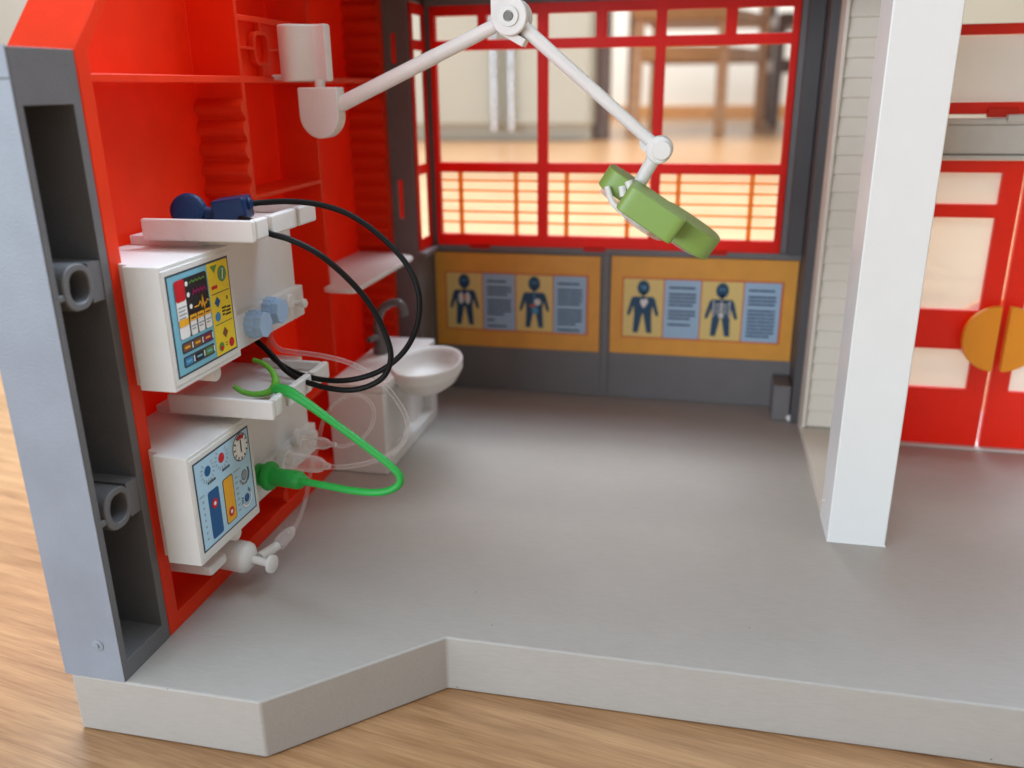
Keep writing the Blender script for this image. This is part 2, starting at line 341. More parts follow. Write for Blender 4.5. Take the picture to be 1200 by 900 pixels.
t = thing('dining_table', (-12, 225, ZT), 'dark brown table whose thick leg stands beside the oak chair', 'table')
for x, y in ((-24, 200), (-24, 285), (58, 200), (58, 285)):
    m = MB(); m.box(x-2, x+2, y-2, y+2, ZT+.01, 52); m.build('leg', DKW, t, bevel=.3)
m = MB(); m.box(-27, 61, 197, 288, 52, 56); m.build('tabletop', DKW, t, bevel=.4)

# ------------------------------------------------------------------ toy: base plate
m = MB(); poly = [(-10.75, 10.96), (-7.0, 10.96), (-4.37, 13.4), (14, 13.4), (14, 28.4), (-10.95, 28.4), (-10.95, 12.3)]
m.prism(poly, (0, 0, ZT+.012), (1, 0, 0), (0, 1, 0), (0, 0, -ZT-.012))
tag(m.build('base_plate', LG, origin=(0, 20, ZT), bevel=0.05), 'light grey plastic base plate with a stepped front edge lying on the wooden floor', 'base plate')

# ------------------------------------------------------------------ left pillar
t = thing('corner_pillar', (-10.2, 11.6, 0), 'grey pillar with painted sky-blue reflection on its front and dark grey slotted side at the front left corner of the base plate', 'pillar')
W = -9.62
YS = [10.97, 11.1, 11.86, 12.15, 12.34]; ZS = [.005, .38, 2.84, 3.5, 6.74, 7.4, 9.82, 10.62]
def Hp(u, v):
    if 11.1 < u < 12.15:
        if .38 < v < 2.84 or 3.5 < v < 6.74 or 7.4 < v < 9.82: return -10.7
        if 2.84 < v < 3.5 or 6.74 < v < 7.4: return -9.64 if u > 11.86 else -10.65
    return W
m = MB(); m.hgrid(YS, ZS, Hp, -10.84, lambda u, v, d: (d, u, v)); m.build('slotted_side', DG, t, bevel=0.03)
m = MB(); m.box(-10.86, -9.63, 10.955, 10.969, .005, 10.18); m.box(-10.865, -9.625, 10.95, 10.969, 10.2, 10.64)
m.lathe((-10.05, 10.956, .72), (0, -1, 0), [(.12, 0), (.12, .012), (.09, .02)], 20)
m.lathe((-10.05, 10.956, .72), (0, -1, 0), [(.045, 0), (.045, .035), (.03, .04)], 14)
m.build('front_face', PGR, t, bevel=0.006, seg=1)
for zc in (3.17, 7.07):
    m = MB(); m.prism(supe(11.56, zc, .35, .38, 2.4), (-10.6, 0, 0), (0, 1, 0), (0, 0, 1), (.985, 0, 0), holes=supe(11.58, zc, .22, .25, 2.4))
    m.box(-9.9, -9.63, 11.08, 11.25, zc-.16, zc-.04)
    m.lathe((-10.6, 11.62, zc-.02), (1, 0, 0), [(.24, 0), (.24, .5), (.12, .52), (.12, .7), (.09, .72)], 24, sx=.85)
    m.build('clip_ring', DG, t, bevel=0.04)

# ------------------------------------------------------------------ red wall
t = thing('red_wall', (-10.2, 18, 0), 'red plastic side wall with deep recesses behind the two medical monitors', 'wall')
YS = [12.36, 12.68, 17.35, 17.47, 19.5, 19.62, 20.8, 20.9, 25.6, 25.92]
ZS = [.005, .36, 2.42, 2.54, 7.72, 7.82, 10.14, 10.28, 10.6, 11.36, 11.48, 14]
def Hr(u, v):
    if u < 12.68 or v < .36 or u > 25.6 or 10.14 < v < 10.28: return W
    if 17.35 < u < 17.47 or 20.8 < u < 20.9: return W
    if (7.72 < v < 7.82 or 2.42 < v < 2.54) and 17.35 < u < 20.9: return W
    if v > 10.28 and (19.5 < u < 19.62 and v < 11.48 or (11.36 < v < 11.48 and 17.35 < u < 20.9)): return W
    if 17.47 < u < 19.5 and 10.28 < v < 11.36: return -9.8
    return -10.72
def fr(u, v, d):
    k = max(0.0, v-10.6)*0.9*max(0.0, (17.35-u)/5.0)
    return (d, u+k, v)
m = MB(); m.hgrid(YS, ZS, Hr, -10.9, fr); m.build('shell', RED, t, bevel=0.022)
for y0, z0, z1 in ((17.35, .4, 10.1), (25.6, .4, 13.9)):
    m = MB(); pr = [(0, z0)]; z = z0
    while z+.43 < z1:
        for k in range(7):
            a = math.pi*k/6; pr.append((-.02-.15*math.sin(a), z+.03+.37*k/6))
        z += .43
    pr.append((0, z)); m.prism(pr, (-10.71, y0+.01, 0), (0, 1, 0), (0, 0, 1), (1.095, 0, 0)); m.build('ridged_rib', RED, t)
m = MB(); m.prism(supe(18.42, 10.84, .36, .36, 3.5), (-9.79, 0, 0), (0, 1, 0), (0, 0, 1), (.16, 0, 0), holes=supe(18.42, 10.84, .27, .28, 3.5))
for b in ((18.37, 18.45, 11.18, 11.37), (18.37, 18.45, 10.27, 10.50), (17.46, 18.08, 10.81, 10.87), (18.76, 19.52, 10.81, 10.87)): m.box(-9.79, -9.63, *b)
m.build('clip_ring', RED, t, bevel=.015)

# ------------------------------------------------------------------ back wall with window and posters
t = thing('back_wall', (-3, 27.5, 0), 'dark grey back wall with a red window above two orange posters', 'wall')
m = MB()
B = 27.5
XS = [-8.93, -8.66, 2.32, 3.18]; ZS = [.005, 5.02, 12.42, 13.2]
m.hgrid(XS, ZS, lambda u, v: None if (-8.66 < u < 2.32 and 5.02 < v < 12.42) else B, B+.5, lambda u, v, d: (u, d, v))
m.box(-3.14, -2.88, B-.06, B+.1, .2, 4.98)
m.box(-8.84, 3.16, B-.10, B+.1, 4.86, 5.06)                                   # ledge under the window
m.box(-8.8, 3.16, B-.12, B+.2, 12.36, 12.6)
m.build('wall_panel', DG2, t, bevel=0.03)
m = MB(); m.hgrid([25.94, 26.2, 27.3, 27.49], [.005, 5.02, 12.42, 13.2], lambda u, v: None if (26.2 < u < 27.3 and 5.02 < v < 12.42) else -8.86, -8.93, lambda u, v, d: (d, u, v))
def Hs(u, v): return None if (-9.42 < u < -9.27 and (10.7 < v < 11.55 or 6.1 < v < 7.3)) else 25.93
m.hgrid([-9.9, -9.42, -9.27, -8.87], [.005, 6.1, 7.3, 10.7, 11.55, 13.2], Hs, 26.05, lambda u, v, d: (u, d, v))
m.box(-8.88, -8.58, 25.9, 27.4, 4.87, 5.05); m.box(-10.9, -9.55, 25.935, 26.1, .006, 13.19)
m.build('corner_return', DG2, t, bevel=0.03)
m = MB(); m.box(-9.6, -9.1, 26.3, 26.4, 5.9, 11.8); m.build('rear_clip', RED, t)
m = MB()
m.box(2.96, 3.23, 26.11, 27.6, .005, 13.2); m.box(2.5, 2.95, 27.1, 27.49, 5.07, 13.2)
m.build('corner_return', DG3, t, bevel=0.03)
m = MB(); m.box(2.42, 2.94, 26.3, 27.49, .005, 1.15); m.build('corner_foot', DG2, t, bevel=0.03)
# window frame
XW = [-8.66, -8.5, -5.27, -4.95, -1.72, -1.42, 2.12, 2.32]
xs = sorted(set(XW+[-7.13, -6.87, -3.49, -3.18, .26, .58])); zs = [5.03, 5.42, 7.41, 7.72, 11.08, 11.38, 12.07, 12.4]
def Hw(u, v):
    full = (u < -8.5 or -5.27 < u < -4.95 or -1.72 < u < -1.42 or u > 2.12)
    if full or v < 5.42 or 7.41 < v < 7.72 or 11.08 < v < 11.38 or v > 12.07: return B-.08
    if v > 11.38 and (-7.13 < u < -6.87 or -3.49 < u < -3.18 or .26 < u < .58): return B-.08
    return None
m = MB(); m.hgrid(xs, zs, Hw, B+.22, lambda u, v, d: (u, d, v))
for x in (-7.2, -3.4, .4): m.box(x-.36, x+.36, B-.115, B+.1, 4.94, 5.1)
wf = m.build('window_frame', RED2, t, bevel=0.035)
m = MB()
def Hside(u, v):
    if u < 26.28 or u > 27.18 or v < 5.42 or 7.41 < v < 7.72 or 11.08 < v < 11.38 or v > 12.07: return -8.80
    return None
m.hgrid([26.0, 26.28, 27.18, 27.415], zs, Hside, -8.857, lambda u, v, d: (d, u, v)); sf = m.build('side_window_frame', RED2, t, bevel=0.03)
for (a, b, vx) in ((-8.5, -5.27, (-7.85, -6.0)), (-4.95, -1.72, (-4.35, -2.4)), (-1.42, 2.12, (-.85, 1.35))):
    m = MB()
    for z in (5.80, 6.14, 6.48, 6.82, 7.14): m.cyl((a-.05, B+.12, z), (b+.05, B+.12, z), .034, n=10)
    for x in vx: m.box(x-.07, x+.07, B+.07, B+.17, 5.4, 7.42)
    m.build('lattice', ORL, wf)
m = MB()
for z0, z1 in ((5.43, 7.4), (7.73, 11.07), (11.39, 12.06)):
    for a, b in ((-8.49, -5.28), (-4.94, -1.73), (-1.41, 2.11)): m.box(a, b, B+.185, B+.2, z0, z1)
m.build('pane', PANE, wf)

# posters
YEL = flat('poster_yellow', lin(225, 196, 120)); PBL = flat('poster_blue', lin(158, 186, 210)); ORP = mat('poster_orange', lin(226, 156, 56), .45, .06, .004)
TEAL = flat('poster_teal', lin(16, 66, 96)); PTX = flat('poster_text', lin(40, 62, 96)); WHT = flat('poster_white', lin(220, 215, 210)); PNK = flat('poster_pink', lin(190, 90, 70)); ORD = flat('poster_border', lin(205, 95, 40)); SKY_ = flat('poster_light_blue', lin(80, 140, 180))
PM = [ORP, YEL, PBL, TEAL, PTX, WHT, PNK, ORD, SKY_]
def poster(x0, x1, z0, z1, kinds, px0, px1, pz0, pz1, tv, label):
    b = MB(); b.box(x0, x1, B-.07, B+.02, z0, z1, 0); o = b.build('poster', ORP, t, bevel=0.015); o['label'] = label
    m = MB(); y = B-.075; step = [0]
    def q(a, b_, c, d, mi, lay=0): yy = y-.004*lay; m.add([(a, yy, c), (b_, yy, c), (b_, yy, d), (a, yy, d)], [(0, 1, 2, 3)], mi)
    def pg(pts, mi, lay): m.add([(FX(a), y-.004*lay, c) for a, c in pts], [tuple(range(len(pts)))], mi)
    FX = lambda a: a
    q(px0-.05, px1+.05, pz0-.05, pz1+.05, 7, 0)
    wcell = (px1-px0); fr_ = [0, .262, .5, .765, 1]
    for i in range(4):
        a = px0+wcell*fr_[i]+(.02 if i else 0); c = px0+wcell*fr_[i+1]-.02
        q(a, c, pz0, pz1, 1 if i % 2 == 0 else 2, 1)
        if i % 2:
            z = pz1-.22; h = .062
            ls = tv[i//2]
            for kind, n in ls:
                for k in range(n):
                    wd = (c-a)*(.76 if kind != 's' else .3)*(1 if k < n-1 else random.uniform(.7, 1)); xx = a+(c-a)*.12; e = xx+wd
                    while xx < e-.03:
                        ww = random.uniform(.25, .6); q(xx, min(xx+ww, e), z-h, z, 4, 2); xx += ww+.012
                    z -= .118
                z -= .09
        else:
            cx = (a+c)/2; H_ = (pz1-pz0); FX = lambda a, cx=cx: cx+(a-cx)*.80; zb = pz0+.1*H_
            pg(circ(cx, zb+.75*H_, .13*H_, 24), 3, 2)
            pg([(cx-.04, zb+.6*H_), (cx+.04, zb+.6*H_), (cx+.04, zb+.7*H_), (cx-.04, zb+.7*H_)], 3, 2)
            for sg in (-1, 1):
                pg([(cx, zb+.3*H_), (cx, zb+.6*H_), (cx+sg*.2*H_, zb+.6*H_), (cx+sg*.25*H_, zb+.56*H_), (cx+sg*.33*H_, zb+.31*H_), (cx+sg*.26*H_, zb+.29*H_), (cx+sg*.2*H_, zb+.44*H_), (cx+sg*.18*H_, zb+.3*H_)], 3, 2)
                pg([(cx+sg*.01*H_, zb+.305*H_), (cx+sg*.18*H_, zb+.305*H_), (cx+sg*.2*H_, zb-.03*H_), (cx+sg*.09*H_, zb-.03*H_)], 3, 2)
                pg(circ(cx+sg*.30*H_, zb+.29*H_, .028*H_, 10), 3, 2)
                pg(circ(cx+sg*.035*H_, zb+.77*H_, .022*H_, 10), 8, 3)
            K = kinds[i//2]
            if K == 'lungs':
                for sg in (-1, 1): pg(circ(cx+sg*.075*H_, zb+.45*H_, .07*H_, 20, .85, 1.5), 5, 4)
                pg(circ(cx, zb+.47*H_, .03*H_, 12, 1, 1.8), 6, 5)
            elif K == 'stomach':
                pg([(cx-.012*H_, zb+.42*H_), (cx+.012*H_, zb+.42*H_), (cx+.012*H_, zb+.62*H_), (cx-.012*H_, zb+.62*H_)], 8, 4)
                pg(circ(cx+.07*H_, zb+.43*H_, .075*H_, 20, 1, .8), 5, 4); pg(circ(cx-.04*H_, zb+.36*H_, .05*H_, 14, 1.2, .6), 6, 5); pg(circ(cx+.02*H_, zb+.28*H_, .07*H_, 14, 1, 1), 8, 4)
            elif K == 'heart':
                pg([(cx+.02*H_, zb+.4*H_), (cx+.1*H_, zb+.5*H_), (cx+.09*H_, zb+.56*H_), (cx+.04*H_, zb+.57*H_), (cx+.01*H_, zb+.54*H_), (cx-.03*H_, zb+.56*H_), (cx-.06*H_, zb+.53*H_), (cx-.04*H_, zb+.46*H_)], 5, 4)
                pg([(cx-.02*H_, zb+.7*H_), (cx+.06*H_, zb+.74*H_), (cx+.02*H_, zb+.8*H_)], 8, 4)
            else:
                for k in range(4): pg([(cx-.12*H_, zb+(.36+.05*k)*H_), (cx+.12*H_, zb+(.36+.05*k)*H_), (cx+.12*H_, zb+(.375+.05*k)*H_), (cx-.12*H_, zb+(.375+.05*k)*H_)], 5, 4)
                for dx in (-.16, 0, .16): pg([(cx+(dx-.01)*H_, zb+.3*H_), (cx+(dx+.01)*H_, zb+.3*H_), (cx+(dx+.01)*H_, zb+.58*H_), (cx+(dx-.01)*H_, zb+.58*H_)], 5, 5)
                pg([(cx-.07*H_, zb+.3*H_), (cx+.07*H_, zb+.3*H_), (cx, zb+.38*H_)], 5, 6)
    m.build('print', PM, o, recalc=False)
poster(-8.79, -3.19, 1.58, 4.8, ('lungs', 'stomach'), -8.4, -3.62, 2.2, 4.12, ([('h', 1), ('p', 3), ('p', 5), ('s', 1), ('p', 1)], [('h', 1), ('p', 5), ('p', 5), ('p', 1)]), 'orange poster with a lungs figure and a stomach figure')
poster(-2.84, 2.93, 1.6, 4.84, ('heart', 'skeleton'), -2.42, 2.5, 2.2, 4.12, ([('h', 1), ('p', 4), ('p', 3), ('p', 1)], [('h', 1), ('p', 3), ('p', 8)]), 'orange poster with a heart figure and a skeleton figure')
m = MB(); m.lathe((2.98, 26.25, .0), (0, 0, 1), [(.02, .005), (.1, .05), (.13, .13), (.1, .21), (.02, .25)], 16)
tag(m.build('white_peg', WH, origin=(2.98, 26.25, 0)), 'tiny white round peg on the base plate at the foot of the white partition', 'peg')

# ------------------------------------------------------------------ partition with shingles
t = thing('partition_wall', (3.8, 22, 0), 'white partition wall with a cream shingled niche behind its broad front post', 'wall')
m = MB(); m.box(3.2, 4.46, 18.65, 20.0, .005, 13.2); m.build('front_post', WHP, t, bevel=0.035)
m = MB(); m.box(3.19, 4.47, 18.64, 20.01, .002, .045); m.build('foot_rim', WHP, t, bevel=0.012)
m = MB(); m.box(3.2, 4.46, 20.0, 25.08, .005, .3); m.lathe((3.2, 19.7, .55), (-1, 0, 0), [(.05, 0), (.05, .02), (.03, .04)], 12)
m.build('sill', SHG, t, bevel=0.02)
m = MB(); m.box(3.2, 4.46, 25.25, 26.1, .005, 13.2); m.box(3.2, 3.3, 25.06, 25.26, .3, 13.2); m.box(4.36, 4.46, 20.0, 25.25, .3, 13.2); m.build('rear_post', SHG, t, bevel=0.02)
m = MB(); z = .32; pr = [(0, .31)]
while z < 13:
    pr += [(-.10, z), (-.12, z+.03), (-.03, z+.485)]; z += .49
pr.append((0, z)); m.prism(pr, (3.31, 25.26, 0), (0, 1, 0), (0, 0, 1), (1.04, 0, 0)); m.build('shingles', SHG, t, bevel=0.01)

# ------------------------------------------------------------------ front door wall
DY = 25.1
t = thing('door_wall', (8, DY, 0), 'red framed double door wall with orange round handles right of the partition', 'wall')
m = MB(); m.hgrid([4.48, 5.3, 12.6, 13.4], [.005, 8.2, 9.2, 9.5, 11.1, 11.36, 13.2], lambda u, v: None if (5.3 < u < 12.6 and (v < 8.2 or 8.2 < v < 9.2 or 9.5 < v < 11.1 or 11.36 < v)) else DY, DY+.35, lambda u, v, d: (u, d, v))
m.box(6.9, 7.6, DY-.1, DY+.1, 9.12, 9.36)
m.build('frame', REDO, t, bevel=0.03)
m = MB(); m.box(5.3, 12.6, DY-.15, DY+.5, 8.22, 8.95); m.box(5.3, 12.6, DY-.28, DY+.4, 8.96, 9.1); m.box(7.3, 10.6, DY-.36, DY-.16, 9.02, 9.2); m.box(5.3, 12.6, DY-.22, DY+.4, 8.08, 8.2)
m.build('beam', GB, t, bevel=0.03)
m = MB(); m.box(5.3, 12.6, DY+.2, DY+.22, 9.52, 11.08); m.build('pane', PANE2, t)
m = MB(); m.box(4.5, 13.4, 24.95, 25.7, .004, .05); m.build('threshold', WHP, t, bevel=.01)
def door(x0, x1, hs):
    zz = [.07, 1.76, 2.92, 4.04, 6.57, 6.92, 7.74, 8.04]
    m = MB(); m.hgrid([x0, x0+.5, x1-.5, x1], zz, lambda u, v: None if (x0+.5 < u < x1-.5 and (1.76 < v < 2.92 or 4.04 < v < 6.57 or 6.92 < v < 7.74)) else DY, DY+.25, lambda u, v, d: (u, d, v))
    d = m.build('door', REDO, t, bevel=0.03)
    m = MB()
    for a, b in ((1.77, 2.91), (4.05, 6.56), (6.93, 7.73)): m.box(x0+.51, x1-.51, DY+.1, DY+.13, a, b)
    m.build('pane', PANE2, d)
    hx = x1 if hs > 0 else x0
    a0, a1 = (90, 270) if hs > 0 else (-90, 90)
    pts = [(hx+hs*-.06*1+.88*math.cos(math.radians(a0+(a1-a0)*k/24)), 3.37+.92*math.sin(math.radians(a0+(a1-a0)*k/24))) for k in range(25)]
    for yy, ww in ((DY-.42, .22), (DY+.45, .22)):
        m = MB(); m.prism(pts, (0, yy, 0), (1, 0, 0), (0, 0, 1), (0, ww, 0))
        cx = hx-hs*.22; m.box(cx-.1, cx+.1, min(yy+.05, DY+.24), max(yy+.1, DY+.02), 2.75, 4.0)
        m.build('handle', ORH, d, bevel=0.04)
door(5.4, 8.02, 1); door(8.1, 10.75, -1)

# upper storey above the treatment room (its underside shades the back of the room)
m = MB(); m.box(-10.9, 13.4, 19.5, 28.4, 13.22, 14.4); tag(m.build('ceiling', DG2, bevel=.05), kind='structure')

# ------------------------------------------------------------------ sink and shelf
t = thing('washbasin', (-8.8, 22.4, 0), 'white plastic washbasin with a grey faucet against the red wall', 'washbasin')
m = MB(); XS = [20.1, 20.4, 24.3, 24.72]
m.hgrid(XS, [.01, .35, 2.36], lambda u, v: -8.02 if (v < .35 or u < 20.4 or u > 24.3) else -8.32, -9.6, lambda u, v, d: (d, u, v))
m.build('pedestal', WH, t, bevel=0.04)
bx, by, rx, ry = -7.47, 22.25, 0.95, 1.5
def ray_ell(ox, oy, dx, dy, a, b):
    px, py = ox-bx, oy-by; A_ = dx*dx/a/a+dy*dy/b/b; B_ = 2*(px*dx/a/a+py*dy/b/b); C_ = px*px/a/a+py*py/b/b-1
    return (-B_+math.sqrt(B_*B_-4*A_*C_))/(2*A_)
def ray_rect(ox, oy, dx, dy):
    ts = []
    for o_, d_, lo, hi in ((ox, dx, -9.58, -8.03), (oy, dy, 20.11, 24.71)):
        if abs(d_) > 1e-9: ts.append(max((lo-o_)/d_, (hi-o_)/d_))
    return min(ts)
ox, oy = -8.06, 22.25; outer = []; inner = []; n = 96
angs = sorted([2*math.pi*k/92 for k in range(92)]+[math.atan2(y-oy, x-ox) % (2*math.pi) for x in (-9.58, -8.03) for y in (20.11, 24.71)])
for a in angs:
    dx, dy = math.cos(a), math.sin(a)
    r1 = max(ray_rect(ox, oy, dx, dy), ray_ell(ox, oy, dx, dy, rx, ry)); r0 = ray_ell(ox, oy, dx, dy, rx*.9, ry*.93)
    outer.append((ox+dx*r1, oy+dy*r1)); inner.append((ox+dx*r0, oy+dy*r0))
m = MB(); m.prism(outer, (0, 0, 2.37), (1, 0, 0), (0, 1, 0), (0, 0, .2), holes=inner); m.build('counter', WH, t, bevel=0.03)
prof = [(.3, 1.86), (.6, 1.9), (.82, 2.06), (.94, 2.26), (.99, 2.45), (1.01, 2.6), (.985, 2.66), (.93, 2.64), (.88, 2.5), (.8, 2.28), (.62, 2.12), (.35, 2.04), (.1, 2.03)]
n = 56; vs = []; fs = []
for r, z in prof:
    for k in range(n):
        a = 2*math.pi*k/n; vs.append((bx+r*rx*math.cos(a), by+r*ry*math.sin(a), z))
for i in range(len(prof)-1):
    for k in range(n): fs.append((i*n+k, i*n+(k+1) % n, (i+1)*n+(k+1) % n, (i+1)*n+k))
fs.append(tuple(range(n))[::-1]); fs.append(tuple((len(prof)-1)*n+k for k in range(n)))
m = MB(); m.add(vs, fs); m.lathe((bx-.05, by, 2.025), (0, 0, 1), [(.12, 0), (.12, .02), (.07, .025)], 16); m.build('basin', WH, t, smooth=60)
m = MB(); F0 = [(-9.15, 23.0, 2.5), (-9.17, 23.0, 3.0), (-9.2, 23.0, 3.5), (-9.05, 23.0, 3.9), (-8.74, 23.0, 4.1), (-8.5, 23.0, 4.1), (-8.4, 23.0, 3.95), (-8.38, 23.0, 3.75)]
m.tube(F0, .13, 14, rad=[.2, .17, .14, .13, .12, .12, .13, .15]); m.lathe((-9.15, 23, 2.55), (0, 0, 1), [(.24, 0), (.24, .2), (.2, .3), (.22, .55), (.14, .7)], 20)
m.tube([(-9.15, 23, 3.0), (-9.2, 22.7, 3.12), (-9.3, 22.45, 3.1)], .09, 10); m.build('faucet', CHR, t)
m = MB(); m.prism([(-10.7, 20.92), (-9.6, 20.92), (-9.6, 20.4), (-9.4, 20.3), (-8.85, 20.3), (-8.72, 20.36), (-8.68, 20.5), (-8.68, 24.9), (-8.8, 25.1), (-9.6, 25.5), (-10.7, 25.5)], (0, 0, 4.98), (1, 0, 0), (0, 1, 0), (0, 0, .14))
tag(m.build('wall_shelf', WH, origin=(-9.6, 22.8, 4.98), bevel=0.04), 'small white shelf on the red wall above the washbasin', 'shelf')

# ------------------------------------------------------------------ monitors
SM = [flat('sticker_outline', lin(55, 65, 75)), flat('sticker_blue', lin(120, 185, 205)), flat('sticker_yellow', lin(240, 212, 50)), flat('sticker_black', lin(28, 28, 34)),
      flat('sticker_red', lin(200, 20, 35)), flat('sticker_white', lin(240, 240, 238)), flat('sticker_orange', lin(240, 175, 40)), flat('sticker_green', lin(95, 145, 60)),
      flat('sticker_magenta', lin(140, 25, 85)), flat('sticker_midblue', lin(60, 135, 190)), flat('sticker_brown', lin(130, 80, 50)), flat('sticker_pale', lin(175, 212, 232)), flat('sticker_deepblue', lin(15, 85, 140)), flat('sticker_grey', lin(150, 155, 165))]
class Sticker:
    def __init__(s, X, y0, y1, z0, z1): s.m = MB(); s.X = X; s.y0, s.y1, s.z0, s.z1 = y0, y1, z0, z1; s.ar = (z1-z0)/(y1-y0)
    def pg(s, pts, mi, lay): s.m.add([(s.X+.0035*lay, s.y0+(s.y1-s.y0)*u, s.z0+(s.z1-s.z0)*v) for u, v in pts], [tuple(range(len(pts)))], mi)
    def r(s, u0, u1, v0, v1, mi, lay): s.pg([(u0, v0), (u1, v0), (u1, v1), (u0, v1)], mi, lay)
    def rr(s, u0, u1, v0, v1, mi, lay, c=.03):
        pts = []
        for (cx, cv, a) in ((u1-c, v1-c, 0), (u0+c, v1-c, 90), (u0+c, v0+c, 180), (u1-c, v0+c, 270)):
            for k in range(5): t_ = math.radians(a+22.5*k); pts.append((cx+c*math.cos(t_), cv+c*math.sin(t_)))
        s.pg(pts, mi, lay)
    def c(s, u, v, r, mi, lay, n=24): s.pg(circ(u, v, r, n, 1, 1/s.ar), mi, lay)
    def line(s, pts, w_, mi, lay):
        for (a, b), (c_, d) in zip(pts, pts[1:]):
            L_ = math.hypot(c_-a, d-b) or 1; nx, ny = -(d-b)/L_*w_, (c_-a)/L_*w_
            s.pg([(a-nx, b-ny), (c_-nx, d-ny), (c_+nx, d+ny), (a+nx, b+ny)], mi, lay)
    def ticks(s, u, v, r0, r1, n, a0, a1, mi, lay, w_=.008):
        for k in range(n):
            a = math.radians(a0+(a1-a0)*k/max(1, n-1)); c_, q = math.cos(a), math.sin(a)
            s.line([(u+c_*r0, v+q*r0/s.ar), (u+c_*r1, v+q*r1/s.ar)], w_, mi, lay)

